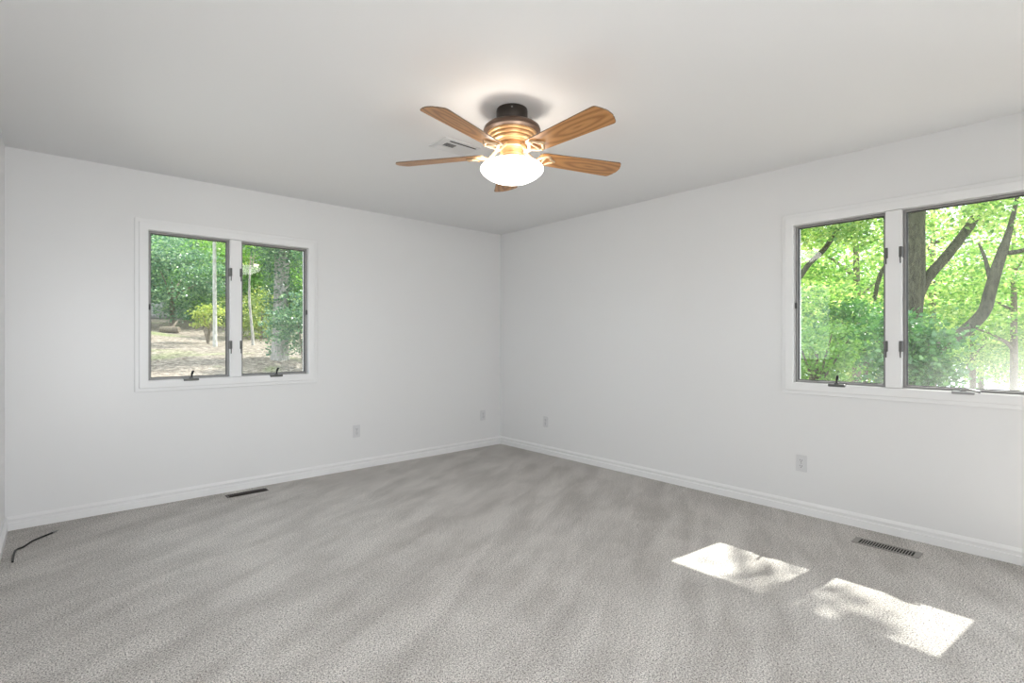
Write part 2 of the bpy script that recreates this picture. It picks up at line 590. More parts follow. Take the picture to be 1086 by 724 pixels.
SASH_W = 0.533
def window(name, loc, rz, glasses, chrome_second, label, WW=WW):
    w = structure(empty(name, loc, rz), label)
    z0, z1 = CW, WZ1 - WZ0 - CW            # local: z measured from casing bottom
    bm = bmesh.new()
    ring(bm, 0, WW, 0, z1 + CW, CW - 0.002, -0.012, 0.0005)
    ring(bm, 0.026, WW - 0.026, 0.026, z1 + CW - 0.026, CW - 0.028, -0.024, 0.0)
    obj('casing', bm, M_TRIM, w, bevel=0.003)
    bm = bmesh.new()
    ring(bm, CW - 0.012, WW - CW + 0.012, z0 - 0.012, z1 + 0.012, 0.0125, -0.004, T + 0.003)
    obj('jamb', bm, M_TRIM, w)
    m0 = CW + SASH_W
    m1 = m0 + 0.083
    bm = bmesh.new()
    add_box(bm, m0, m1, -0.024, T - 0.02, z0, z1)
    obj('mullion', bm, M_TRIM, w, bevel=0.003)
    for k, (a, b) in enumerate(((CW, m0), (m1, WW - CW))):
        s = empty('sash'); s.parent = w
        bm = bmesh.new()
        ring(bm, a + 0.001, b - 0.001, z0 + 0.001, z1 - 0.001, 0.014, 0.012, 0.05)
        bpy_o = obj('sash_frame', bm, M_SASH, s, bevel=0.002)
        bm = bmesh.new()
        ring(bm, a + 0.0145, b - 0.0145, z0 + 0.0145, z1 - 0.0145, 0.005, 0.026, 0.046)
        obj('gasket', bm, M_GASKET, s)
        bm = bmesh.new()
        g = 0.018
        add_box(bm, 0, b - a - 2 * g, 0, 0.004, 0, z1 - z0 - 2 * g)
        obj('pane', bm, glasses[k], s, loc=(a + g, 0.036, z0 + g))
        # two locking levers on the mullion side of each sash
        um = m0 if k == 0 else m1
        sg = -1 if k == 0 else 1
        for zc in (0.918, 0.338):
            bm = bmesh.new()
            add_box(bm, um - sg * 0.005 - 0.0085, um - sg * 0.005 + 0.0085, -0.030, 0.012, zc - 0.032, zc + 0.034)
            h = obj('lock', bm, M_HARDWARE, w, bevel=0.003)
            bm = bmesh.new()
            add_tube(bm, [((um - sg * 0.005, -0.028, zc - 0.02), 0.005), ((um - sg * 0.005, -0.034, zc - 0.045), 0.004), ((um - sg * 0.005, -0.030, zc - 0.068), 0.0035)], 8, 4)
            obj('lever', bm, M_HARDWARE, h, smooth=40)
        ue = a + 0.006 if k == 0 else b - 0.006
        bm = bmesh.new()
        add_box(bm, ue - 0.006, ue + 0.006, 0.004, 0.014, 0.60, 0.64)
        obj('keeper', bm, M_GASKET, w)
        # crank operator on the bottom rail
        c = (a + b) / 2
        chrome = chrome_second and k == 1
        mh = M_CHROME if chrome else M_HARDWARE
        bm = bmesh.new()
        add_box(bm, c - 0.050, c + 0.050, -0.034, 0.010, z0 - 0.014, z0 + 0.004)
        cr = obj('crank', bm, mh, w, bevel=0.004)
        bm = bmesh.new()
        add_tube(bm, [((c, -0.022, z0 + 0.002), 0.015), ((c, -0.024, z0 + 0.010), 0.013), ((c, -0.026, z0 + 0.016), 0.008)], 12, 3)
        obj('hub', bm, mh, cr, smooth=50)
        bm = bmesh.new()
        if chrome:
            add_tube(bm, [((c - 0.004, -0.030, z0 + 0.012), 0.008), ((c + 0.03, -0.034, z0 + 0.014), 0.007), ((c + 0.065, -0.034, z0 + 0.006), 0.007), ((c + 0.075, -0.034, z0 + 0.004), 0.009)], 10, 4)
        else:
            add_tube(bm, [((c, -0.026, z0 + 0.010), 0.007), ((c + 0.002, -0.030, z0 + 0.028), 0.006), ((c + 0.004, -0.028, z0 + 0.040), 0.008), ((c + 0.008, -0.036, z0 + 0.056), 0.008), ((c + 0.012, -0.046, z0 + 0.058), 0.006)], 10, 4)
        obj('handle', bm, M_CHROME if chrome else M_BLACK, cr, smooth=50)
    return w
window('window_1', (WIN_A_U, 0, WZ0), RA, (M_GLASS, M_GLASS), False, 'left two-sash casement window with white casing')
window('window_2', (0, -WIN_B_U, WZ0), RB, (M_GLASS, M_GLASS_HAZY), True, 'right two-sash casement window with white casing', WW + 0.035)

window('added_window', (XL, WIN_C_U, WZ0), PI / 2, (M_GLASS, M_GLASS), False, 'two-sash casement window added in the left wall for fill light, out of frame')  # made-up window, added as an opening for the left fill light

# unseen doorway added behind the camera to hold the rear fill light
d = structure(empty('added_doorway_1', (0, YR, 0), PI), 'unseen doorway added behind the camera for fill light')
a, b = -FILL_OPENING[1], -FILL_OPENING[0]
bm = bmesh.new()
ring(bm, a - 0.07, b + 0.07, -0.07, FILL_OPENING[3] + 0.07, 0.075, -0.012, 0.0)
ring(bm, a, b, 0.0, FILL_OPENING[3], 0.05, 0.0, 0.1)
obj('added_door_frame', bm, M_TRIM, d)

d = structure(empty('added_doorway_2', (0, 0, 0), RB), 'unseen doorway added in the right wall for fill light')  # made-up opening around the right fill light
bm = bmesh.new()
ring(bm, 4.54, 5.45, -0.07, 2.20, 0.065, -0.012, 0.0)
ring(bm, 4.60, 5.42, 0.0, 2.14, 0.03, 0.0, 0.12)
obj('added_door_frame', bm, M_TRIM, d)

# ------------------------------------------------------------------ ceiling fan
FX, FY = -2.073, -2.526
fan = tag(empty('ceiling_fan', (FX, FY, H)), 'five-blade oak and bronze ceiling fan with lit white bowl', 'ceiling fan')
fan.scale = (1.015, 1.015, 0.955)
def lathe_part(name, prof, m, parent=fan, smooth=35, seg=56):
    bm = bmesh.new(); add_lathe(bm, prof, seg)
    return obj(name, bm, m, parent, smooth=smooth)
lathe_part('canopy', [(0.070, 0.0), (0.080, -0.003), (0.082, -0.012), (0.082, -0.050), (0.079, -0.070), (0.068, -0.082), (0.05, -0.087)], M_BRONZE)
motor = lathe_part('motor_housing', [(0.05, -0.082), (0.10, -0.086), (0.132, -0.094), (0.146, -0.106), (0.150, -0.119), (0.148, -0.128), (0.136, -0.134), (0.128, -0.138)], M_BRONZE2)
lathe_part('stepped_ring', [(0.128, -0.132), (0.130, -0.140), (0.126, -0.148), (0.114, -0.151), (0.117, -0.156), (0.114, -0.165), (0.102, -0.168), (0.105, -0.173), (0.102, -0.182), (0.090, -0.186), (0.084, -0.196), (0.05, -0.199)], M_BRASS, motor)
neck = lathe_part('switch_housing', [(0.05, -0.196), (0.076, -0.200), (0.079, -0.206), (0.079, -0.222), (0.074, -0.227), (0.062, -0.229), (0.060, -0.234), (0.060, -0.250), (0.064, -0.255), (0.064, -0.262), (0.060, -0.266), (0.05, -0.268)], M_BRASS)
fit = lathe_part('light_fitter', [(0.048, -0.264), (0.062, -0.268), (0.068, -0.274), (0.068, -0.288), (0.060, -0.294), (0.03, -0.296)], M_IRON)
# opal bowl: closed at the top by the fitter, widest a third of the way down
bm = bmesh.new()
add_lathe(bm, [(0.066, -0.288), (0.085, -0.290), (0.112, -0.296), (0.138, -0.305), (0.156, -0.316), (0.165, -0.328), (0.1660, -0.338), (0.160, -0.350), (0.146, -0.364), (0.126, -0.379), (0.100, -0.393), (0.070, -0.403), (0.036, -0.409), (0.0, -0.411)], 64, cap=False)
bowl = obj('glass_bowl', bm, M_BOWL, fan, smooth=60)
for k in range(2):
    a = -2.3 + PI * k
    bm = bmesh.new(); add_lathe(bm, [(0.0, 0.004), (0.004, 0.003), (0.005, 0.0)], 12)
    obj('screw', bm, M_CHROME, fan, smooth=60, loc=(0.082 * math.cos(a), 0.082 * math.sin(a), -0.022), rot=(0, PI / 2, a))

BZ = -0.254          # blade height below the ceiling
R0, R1 = 0.150, 0.655
def blade_outline():
    w0, w1 = 0.058, 0.076
    x = R1
    up = [(R0 + 0.012, w0 - 0.006), (R0 + 0.03, w0), (x - 0.040, w1), (x - 0.030, w1 - 0.002), (x - 0.023, w1 - 0.008), (x - 0.008, w1 - 0.036), (x - 0.007, w1 - 0.044), (x - 0.002, w1 - 0.052), (x, w1 - 0.066)]
    pts = [(R0, -(w0 - 0.018))] + [(p[0], -p[1]) for p in up] + [(p[0], p[1]) for p in reversed(up)] + [(R0, w0 - 0.018)]
    return pts
bm = bmesh.new(); add_prism(bm, blade_outline(), 0.0, 0.006)
blade0 = obj('blade', bm, M_WOOD, fan, bevel=0.0015)
blade0.data.materials.append(M_WOODEDGE)
for p in blade0.data.polygons:
    if abs(p.normal.z) < 0.5:
        p.material_index = 1
# blade iron: curved arm, then an open spade shape under the blade root
bm = bmesh.new()
add_tube(bm, [((0.070, 0, 0.040), 0.011), ((0.094, 0, 0.018), 0.010), ((0.125, 0, -0.012), 0.010), ((0.150, 0, -0.007), 0.011)], 10, 5)
for s in (-1, 1):
    add_tube(bm, [((0.143, 0, -0.007), 0.010), ((0.165, s * 0.026, -0.006), 0.009), ((0.190, s * 0.040, -0.005), 0.009), ((0.205, s * 0.034, -0.005), 0.008), ((0.222, s * 0.014, -0.005), 0.008), ((0.246, 0, -0.005), 0.008)], 8, 5)
add_tube(bm, [((0.182, -0.038, -0.005), 0.007), ((0.180, 0, -0.005), 0.006), ((0.182, 0.038, -0.005), 0.007)], 8, 5)
iron0 = obj('blade_iron', bm, M_IRON, fan, smooth=50)
screws = []
for sx, sy in ((0.196, 0.037), (0.196, -0.037), (0.236, 0.0)):
    bm = bmesh.new(); add_lathe(bm, [(0.0, 0.004), (0.005, 0.003), (0.006, 0.0)], 10)
    screws.append(obj('blade_screw', bm, M_BRASS, iron0, smooth=60, loc=(sx, sy, -0.012), rot=(PI, 0, 0)))
PITCH = math.radians(-12)
for k, deg in enumerate((-164, -92, -19.5, 52, 124.5)):
    a = math.radians(deg)
    mw = Matrix.Rotation(a, 4, 'Z') @ Matrix.Translation((0, 0, BZ)) @ Matrix.Rotation(PITCH, 4, 'X')
    b_ = blade0 if k == 0 else copy_tree(blade0, fan)
    i_ = iron0 if k == 0 else copy_tree(iron0, fan)
    b_.matrix_local = mw
    i_.matrix_local = mw
# the lamp's own light, in the gap between fitter and blades where the bulbs shine out
lamp = bpy.data.lights.new('fan_bulb', 'POINT')
lamp.energy = 9
lamp.color = (1.0, 0.90, 0.76)
lamp.shadow_soft_size = 0.03
for k in range(3):
    a = math.radians(20 + 120 * k)
    lo = bpy.data.objects.new('fan_bulb', lamp)
    COL.objects.link(lo); lo.parent = fan
    lo.location = (0.115 * math.cos(a), 0.115 * math.sin(a), -0.280)
lamp.energy = 0.7

# ------------------------------------------------------------------ outlets, vents, cord
def outlet(loc, rz, label):
    t = tag(empty('wall_outlet', loc, rz), label, 'outlet', 'white wall outlets')
    bm = bmesh.new(); add_box(bm, -0.035, 0.035, -0.006, 0.0, -0.0575, 0.0575)
    obj('cover_plate', bm, M_PLASTIC, t, bevel=0.003)
    for s in (-1, 1):
        bm = bmesh.new()
        pts = [(0.0165 * math.cos(q), max(-0.0125, min(0.0125, 0.0165 * math.sin(q)))) for q in [2 * PI * k / 24 for k in range(24)]]
        add_prism(bm, pts, 0, 0.003)
        r = obj('receptacle', bm, M_PLASTIC, t, loc=(0, -0.006, s * 0.0195), rot=(PI / 2, 0, 0))
        bm = bmesh.new()
        add_box(bm, -0.0075, -0.0050, -0.001, 0.008, 0.0028, 0.0034)
        add_box(bm, 0.0050, 0.0075, -0.001, 0.007, 0.0028, 0.0034)
        add_prism(bm, [(0.0028 * math.cos(2 * PI * k / 10), -0.007 + 0.0028 * math.sin(2 * PI * k / 10)) for k in range(10)], 0.0028, 0.0034)
        obj('slot', bm, M_SLOT, r)
    bm = bmesh.new(); add_lathe(bm, [(0, 0.0015), (0.003, 0.001), (0.0035, 0)], 10)
    obj('screw', bm, M_CHROME, t, loc=(0, -0.006, 0), rot=(PI / 2, 0, 0))
    return t
outlet((-1.780, 0, 0.355), 0, 'white duplex outlet on the left window wall, halfway along')
outlet((-0.267, 0, 0.357), 0, 'white duplex outlet on the left window wall, beside the room corner')
outlet((0, -0.741, 0.343), -PI / 2, 'white duplex outlet on the right window wall, beside the room corner')
outlet((0, -3.239, 0.352), -PI / 2, 'white duplex outlet on the wall below the right window')

# left floor register: dark brown with a fine lattice
t = tag(empty('floor_vent', (-2.757, -0.140, 0.0)), 'dark brown floor register against the baseboard below left window', 'floor vent', 'floor registers')
bm = bmesh.new(); add_box(bm, -0.135, 0.135, -0.036, 0.036, 0.0005, 0.003)
obj('duct_opening', bm, M_DUCT, t)
bm = bmesh.new(); ring(bm, -0.15, 0.15, -0.045, 0.045, 0.012, 0.0, 0.005)
o = obj('rim', bm, M_VENTBROWN, t); o.rotation_euler = (-PI / 2, 0, 0); o.location = (0, 0, 0.0005)
bm = bmesh.new()
for k in range(17):
    x = -0.136 + 0.272 * (k + 0.5) / 17
    add_box(bm, x - 0.003, x + 0.003, -0.036, 0.036, 0.003, 0.0055)
for y in (-0.012, 0.012):
    add_box(bm, -0.136, 0.136, y - 0.003, y + 0.003, 0.003, 0.0055)
obj('grille', bm, M_VENTBROWN, t)

# right floor register: taupe with cross slots
t = tag(empty('floor_vent', (-0.272, -3.785, 0.0), -PI / 2), 'taupe metal floor register with black slots below right window', 'floor vent', 'floor registers')
bm = bmesh.new(); add_box(bm, -0.134, 0.134, -0.043, 0.043, 0.0005, 0.002)
obj('duct_opening', bm, M_DUCT, t)
bm = bmesh.new()
add_box(bm, -0.162, -0.132, -0.052, 0.052, 0.0005, 0.006)
add_box(bm, 0.132, 0.162, -0.052, 0.052, 0.0005, 0.006)
add_box(bm, -0.132, 0.132, -0.052, -0.041, 0.0005, 0.006)
add_box(bm, -0.132, 0.132, 0.041, 0.052, 0.0005, 0.006)
obj('rim', bm, M_VENTBEIGE, t, bevel=0.0015)
bm = bmesh.new()
for k in range(1, 20):
    x = -0.132 + 0.264 * k / 20
    add_box(bm, x - 0.0021, x + 0.0021, -0.041, 0.041, 0.0015, 0.0035)
obj('louver', bm, M_VENTBEIGE, t)

# ceiling register beyond the fan
t = tag(empty('ceiling_vent', (-1.995, -1.895, H)), 'white ceiling register behind the fan blades', 'ceiling vent')
bm = bmesh.new()
W2, D2 = 0.135, 0.095
add_box(bm, -W2, W2, -D2, D2, -0.006, 0.0)
obj('face_plate', bm, M_VENTWHITE, t, bevel=0.002)
bm = bmesh.new()
add_box(bm, -0.085, 0.115, -0.072, -0.060, -0.0066, -0.006)
add_box(bm, -0.085, -0.010, -0.030, 0.018, -0.0066, -0.006)
obj('duct_opening', bm, M_DUCT, t)
bm = bmesh.new()
def slat(bm, x0, x1, y0, y1, tilt, axis):
    vs = add_box(bm, x0, x1, y0, y1, -0.0010, 0.0)
    c = Vector(((x0 + x1) / 2, (y0 + y1) / 2, 0))
    Rm = Matrix.Rotation(tilt, 4, axis)
    for v in vs:
        v.co = Rm @ (v.co - c) + c + Vector((0, 0, -0.0085))
for x0 in (-0.085,):
    for k in range(4):
        slat(bm, x0, x0 + 0.075, -0.030 + 0.0125 * k, -0.030 + 0.0125 * k + 0.006, math.radians(35), 'X')
for k in range(3):
    slat(bm, -0.110, 0.115, 0.035 + 0.014 * k, 0.035 + 0.014 * k + 0.013, math.radians(-15), 'X')
obj('louver', bm, M_VENTWHITE, t)

def floor_pt(px, py, z):
    q = VIEW + RIGHT * ((px - CX) / F) - Vector((0, 0, 1)) * ((py - CY) / F)
    return CAM + q * ((z - CAM.z) / q.z)
cable = tag(empty('coaxial_cable', floor_pt(30, 576, 0.0)), 'short black cable with a metal tip lying on the carpet', 'cable')
pts = [(13.3, 595.6), (13.7, 591.4), (15.3, 585.6), (17.8, 582.6), (24.9, 579.6), (33.2, 574.2), (39.8, 571), (49.8, 567), (55.5, 564.7)]
bm = bmesh.new()
add_tube(bm, [(floor_pt(x, y, 0.0065) - cable.location, 0.0052) for x, y in pts], 10, 6)
obj('sheath', bm, M_BLACK, cable, smooth=60)
bm = bmesh.new()
p0, p1 = floor_pt(55.3, 564.8, 0.0065) - cable.location, floor_pt(60.6, 562.2, 0.0065) - cable.location
add_tube(bm, [(p0, 0.0048), (p0.lerp(p1, 0.15), 0.0060), (p0.lerp(p1, 0.6), 0.0060), (p0.lerp(p1, 0.65), 0.0042), (p1, 0.0042)], 10, 1)
obj('connector', bm, M_CHROME, cable, smooth=40)

# ------------------------------------------------------------------ outdoors
def sstep(a, b, x):
    t = max(0.0, min(1.0, (x - a) / (b - a)))
    return t * t * (3 - 2 * t)
def ground_z(x, y):
    up = sstep(-4, 4, y - 0.9 * x)
    z = -0.35 + up * 0.105 * max(0.0, y - 1.0) - (1 - up) * 0.20 * max(0.0, x - 2.5)
    return z + 0.10 * math.sin(x * 0.7 + 1) * math.cos(y * 0.55) * sstep(1, 6, math.hypot(max(x, 0), max(y, 0)))
bm = bmesh.new()
N = 90
vs = [[None] * (N + 1) for _ in range(N + 1)]
for i in range(N + 1):
    for j in range(N + 1):
        x = -25 + 75 * i / N; y = -25 + 75 * j / N
        vs[i][j] = bm.verts.new((x, y, ground_z(x, y)))
for i in range(N):
    for j in range(N):
        xc = -25 + 75 * (i + 0.5) / N; yc = -25 + 75 * (j + 0.5) / N
        if XL + 0.3 < xc < -0.4 and YR + 0.3 < yc < -0.4:
            continue
        bm.faces.new((vs[i][j], vs[i + 1][j], vs[i + 1][j + 1], vs[i][j + 1]))
structure(obj('ground', bm, M_GROUND, smooth=180), 'leaf-strewn sloping woodland ground outside')

def leaf_object(name, centres, size, m, parent, rs, up=0.55):
    """One mesh of folded pointed leaves at the given centres."""
    n = len(centres)
    c = np.asarray(centres, dtype=np.float64)
    nrm = rs.normal(size=(n, 3)); nrm[:, 2] = np.abs(nrm[:, 2]) + up
    nrm /= np.linalg.norm(nrm, axis=1, keepdims=True)
    t = rs.normal(size=(n, 3)); t -= nrm * np.sum(t * nrm, axis=1, keepdims=True)
    t /= np.linalg.norm(t, axis=1, keepdims=True)
    b = np.cross(nrm, t)
    s = (size * 0.66 * rs.uniform(0.6, 1.3, size=(n, 1)))
    v0 = c - t * s * 0.5
    v1 = c + b * s * 0.42 + nrm * s * 0.10 - t * s * 0.02
    v2 = c + t * s * 0.55 - nrm * s * 0.06
    v3 = c - b * s * 0.42 + nrm * s * 0.10 - t * s * 0.02
    V = np.stack([v0, v1, v2, v3], axis=1).reshape(-1, 3)
    k = np.arange(n)[:, None] * 4
    Fc = np.concatenate([k + np.array([[0, 1, 2]]), k + np.array([[0, 2, 3]])], axis=1).reshape(-1, 3)
    me = bpy.data.meshes.new(name)
    me.vertices.add(len(V)); me.vertices.foreach_set('co', V.ravel())
    me.loops.add(len(Fc) * 3); me.loops.foreach_set('vertex_index', Fc.ravel().astype(np.int32))
    me.polygons.add(len(Fc))
    me.polygons.foreach_set('loop_start', np.arange(len(Fc), dtype=np.int32) * 3)
    me.update(calc_edges=True); me.validate()
    me.materials.append(m)
    o = bpy.data.objects.new(name, me)
    COL.objects.link(o)
    o.parent = parent
    return o

def crown_points(rs, centre, rad, n_clusters, per, spread):
    """Leaf sprays spread through an ellipsoid, denser to the outside."""
    d = rs.normal(size=(n_clusters, 3)); d /= np.linalg.norm(d, axis=1, keepdims=True)
    r = rs.uniform(0.25, 1.0, size=(n_clusters, 1)) ** 0.6
    cc = np.asarray(centre) + d * r * np.asarray(rad)
    per = int(per * 1.7)
    off = rs.normal(size=(n_clusters, per, 3)) * np.array([spread, spread, spread * 0.38])
    return (cc[:, None, :] + off).reshape(-1, 3), cc

def tree(name, label, base, trunk, branches, crowns, leaf_m, bark, group, size, seed, cat='tree', extra=None):
    """trunk/branches: lists of (point, radius) in world space; crowns: (centre, radii, clusters, per, spread)."""
    rs = np.random.RandomState(seed)
    root = tag(empty(name, base), label, cat, group)
    B = Vector(base)
    if trunk:
        bm = bmesh.new(); add_tube(bm, [(Vector(p) - B, r) for p, r in trunk], 12, 6)
        obj('trunk', bm, bark, root, smooth=60)
    for br in branches:
        bm = bmesh.new(); add_tube(bm, [(Vector(p) - B, r) for p, r in br], 8, 6)
        obj('branch', bm, bark, root, smooth=60)
    allp = []
    for (c, rad, ncl, per, sp) in crowns:
        p, cc = crown_points(rs, Vector(c) - B, rad, ncl, per, sp)
        allp.append(p)
    if extra is not None:
        allp.append(np.array([list(Vector(q) - B) for q in extra]))
    leaf_object('foliage', np.concatenate(allp), size, leaf_m, root, rs)
    return root

def gpt(px, d, dz=0.0):
    p = sight(px, CY, d)
    return Vector((p.x, p.y, ground_z(p.x, p.y) + dz))

def ground_tree(name, label, px, d, r, ztop, crown_z, crad, ncl, per, sp, leaf_m, bark, group, size, seed, lean=(0, 0), nbr=4):
    g = gpt(px, d)
    rr = random.Random(seed)
    top = Vector((g.x + lean[0], g.y + lean[1], ztop))
    mid = g.lerp(top, 0.5) + Vector((rr.uniform(-0.12, 0.12), rr.uniform(-0.12, 0.12), 0))
    trunk = [(g - Vector((0, 0, 0.15)), r * 1.25), (g + Vector((0, 0, 0.3)), r), (mid, r * 0.8), (top, r * 0.35)]
    brs = []
    for k in range(nbr):
        a = rr.uniform(0, 2 * PI); t = rr.uniform(0.45, 0.9)
        s = g.lerp(top, t); L = crad[0] * rr.uniform(0.5, 0.85)
        e = s + Vector((math.cos(a) * L, math.sin(a) * L, L * rr.uniform(0.2, 0.7)))
        brs.append([(s, r * 0.42), (s.lerp(e, 0.5) + Vector((0, 0, 0.12)), r * 0.3), (e, r * 0.1)])
    c = Vector((g.x + lean[0] * 0.8, g.y + lean[1] * 0.8, crown_z))
    return tree(name, label, g, trunk, brs, [(c, crad, ncl, per, sp)], leaf_m, bark, group, size, seed)

GA, GB = 'woodland trees beyond the left window', 'woodland trees beyond the right window'
# ---- beyond the left window: rising ground, then a screen of trees
ground_tree('leafy_tree', 'cool green tree with a dark trunk at left of the left window view', 183, 21, 0.10, 3.6, 3.7, (2.1, 2.1, 1.7), 130, 60, 0.30, M_LEAF_COOL, M_BARK, GA, 0.15, 11)
ground_tree('pale_tree', 'slim tree with pale whitish trunk in the left sash view', 228, 16, 0.062, 7.5, 7.0, (1.5, 1.5, 1.6), 60, 40, 0.28, M_LEAF_MID, M_BARK_PALE, GA, 0.12, 12, nbr=2)
g = gpt(297, 14)
rs_ = np.random.RandomState(5)
ivy = []
for q_ in range(4200):
    z = rs_.uniform(1.6, 6.0) if q_ > 350 else rs_.uniform(0.8, 1.7)
    a = rs_.uniform(0, 2 * PI); rr_ = 0.22 + abs(rs_.normal()) * 0.15
    ivy.append((g.x + rr_ * math.cos(a), g.y + rr_ * math.sin(a), z))
tree('ivy_covered_tree', 'stout grey trunk wrapped in climbing leaves, in the right sash of left window', g,
     [(g - Vector((0, 0, 0.2)), 0.30), (g + Vector((0, 0, 0.5)), 0.21), (g + Vector((0.05, 0, 3)), 0.19), (g + Vector((0, 0.1, 6)), 0.14)], [],
     [((g.x, g.y, 4.7), (1.9, 1.9, 1.5), 110, 60, 0.28), ((g.x + 0.9, g.y - 0.4, 2.4), (0.6, 0.6, 1.3), 34, 50, 0.2)],
     M_LEAF_COOL, M_BARK_GREY, GA, 0.115, 13, extra=ivy)
ground_tree('sapling', 'thin bare-stemmed sapling between the pale trunk and the ivy-covered trunk', 268, 17, 0.045, 4.6, 4.9, (1.3, 1.3, 1.2), 55, 45, 0.26, M_LEAF_MID, M_BARK_GREY, GA, 0.12, 14, nbr=2)
def bush(name, label, px, d, cz, rad, ncl, per, sp, leaf_m, group, size, seed, nst=5):
    g = gpt(px, d)
    rr = random.Random(seed)
    brs = []
    for k in range(nst):
        a = rr.uniform(0, 2 * PI)
        e = Vector((g.x + math.cos(a) * rad[0] * 0.6, g.y + math.sin(a) * rad[1] * 0.6, g.z + (cz - g.z) * rr.uniform(0.9, 1.3)))
        brs.append([(g - Vector((0, 0, 0.1)), 0.025), (g.lerp(e, 0.5) + Vector((0, 0, 0.1)), 0.018), (e, 0.006)])
    return tree(name, label, g, None, brs, [((g.x, g.y, cz), rad, ncl, per, sp)], leaf_m, M_BARK, group, size, seed, 'bush')
bush('yellow_shrub', 'yellow-green shrub at the foot of the pale trunk', 221, 17, 1.95, (0.50, 0.50, 0.42), 22, 36, 0.12, M_LEAF_YELLOW, 'bushes outside', 0.10, 21)
bush('green_shrub', 'green shrub right of the ivy-covered trunk', 322, 13, 1.55, (0.75, 0.75, 0.85), 46, 50, 0.17, M_LEAF_COOL, 'bushes outside', 0.105, 22)
bush('low_shrub', 'low dark shrub behind the log at the left window view', 222, 24, 2.3, (1.2, 1.0, 0.4), 50, 50, 0.2, M_LEAF_DARK, 'bushes outside', 0.12, 23)
bush('undergrowth', 'olive undergrowth between the sapling and the ivy-covered trunk', 277, 20, 2.2, (1.4, 1.4, 1.1), 70, 50, 0.24, M_LEAF_OLIVE, 'bushes outside', 0.12, 24)
bgA = [(120, 28, 4.2, M_LEAF_COOL), (160, 32, 5.2, M_LEAF_DARK), (205, 29, 4.6, M_LEAF_COOL), (250, 27, 4.4, M_LEAF_MID), (290, 30, 5.0, M_LEAF_COOL), (335, 26, 4.4, M_LEAF_MID), (180, 36, 9.0, M_LEAF_COOL), (265, 36, 9.0, M_LEAF_MID), (345, 34, 9.0, M_LEAF_COOL)]
whereA = ['at the left edge', 'second from the left', 'behind the pale trunk at left', 'behind the pale trunk at right', 'behind the ivy-covered trunk', 'at the right edge', 'tall, at left', 'tall, in the middle', 'tall, at right']
for k, (px, d, cz, lm) in enumerate(bgA):
    ground_tree('background_tree', 'dense background tree beyond the left window, ' + whereA[k], px, d, 0.15, cz + 1.5, cz, (3.3, 3.3, 3.0), 210, 55, 0.42, lm, M_BARK, GA, 0.22, 40 + k)
# tree standing out of sight to the right of the left window; its crown throws the streaks of shade on the litter
for k, (x, y) in enumerate(((13.0, 11.5), (12.0, 6.8), (16.5, 16.0))):
    gz = ground_z(x, y)
    tree('shade_tree', 'tree whose crown shades the ground beyond the left window, ' + ('nearer the house', 'beside the right window view', 'farther off')[k], Vector((x, y, gz)),
         [((x, y, gz - 0.2), 0.25), ((x, y, 4), 0.2), ((x, y, 8), 0.1)], [], [((x, y, 8.5 + k), (2.8, 3.2, 2.0), 70, 50, 0.4)], M_LEAF_MID, M_BARK, GB, 0.22, 80 + k)
# log and stones in the left view
g = gpt(180, 19.5)
lg = empty('fallen_log', g + Vector((0, 0, 0.12)))
bm = bmesh.new()
add_tube(bm, [((-0.26, 0.16, 0.02), 0.12), ((0, 0, 0.0), 0.13), ((0.28, -0.18, 0.0), 0.115)], 12, 5)
obj('log', bm, M_BARK, lg, smooth=50)
bm = bmesh.new(); add_tube(bm, [((0.1, 0, 0.1), 0.05), ((0.25, 0.1, 0.35), 0.03)], 8, 3)
obj('branch_stub', bm, M_BARK, lg, smooth=50)
tag(lg, 'short grey log lying on the leaf litter outside the left window', 'log')
def rock(px, d, s, seed, label):
    g = gpt(px, d)
    bm = bmesh.new(); bmesh.ops.create_icosphere(bm, subdivisions=3, radius=1)
    rr = np.random.RandomState(seed); K = rr.normal(size=(6, 3)) * 1.6
    for v in bm.verts:
        f = 1 + 0.10 * sum(math.sin(v.co.dot(Vector(k)) * 1.5 + i) for i, k in enumerate(K)) / 2
        v.co = Vector((v.co.x * s[0], v.co.y * s[1], v.co.z * s[2])) * f
    o = obj('boulder', bm, M_STONE, smooth=40, loc=g + Vector((0, 0, s[2] * 0.5)))
    return tag(o, label, 'rock', 'boulders on the slope')
rock(166, 25, (0.9, 0.7, 0.5), 1, 'grey boulder behind the log, at the left edge of the view')
rock(178, 27, (1.0, 0.7, 0.6), 2, 'largest grey boulder uphill behind the log')
rock(193, 25.5, (0.6, 0.6, 0.35), 3, 'small grey boulder right of the log')

# ---- beyond the right window: falling ground, near maple, leaning tree, bright canopy
S = sight
mb = Vector((S(966, 360, 9.5).x, S(966, 360, 9.5).y, 0)); mb.z = ground_z(mb.x, mb.y)
trunkB = [((mb.x, mb.y, mb.z - 0.3), 0.30), (S(966, 420, 9.5), 0.22), (S(964, 350, 9.5), 0.19), (S(968, 300, 9.5), 0.19), (S(970, 240, 9.5), 0.16), (S(972, 190, 9.5), 0.14), (S(966, 90, 9.5), 0.08)]
forkB = [(S(967, 335, 9.5), 0.10), (S(980, 300, 9.5), 0.095), (S(1005, 270, 9.5), 0.088), (S(1028, 240, 9.5), 0.08), (S(1050, 205, 9.5), 0.065), (S(1085, 160, 9.6), 0.05)]
limbL = [(S(968, 260, 9.5), 0.08), (S(920, 205, 10), 0.07), (S(880, 160, 10.5), 0.04)]
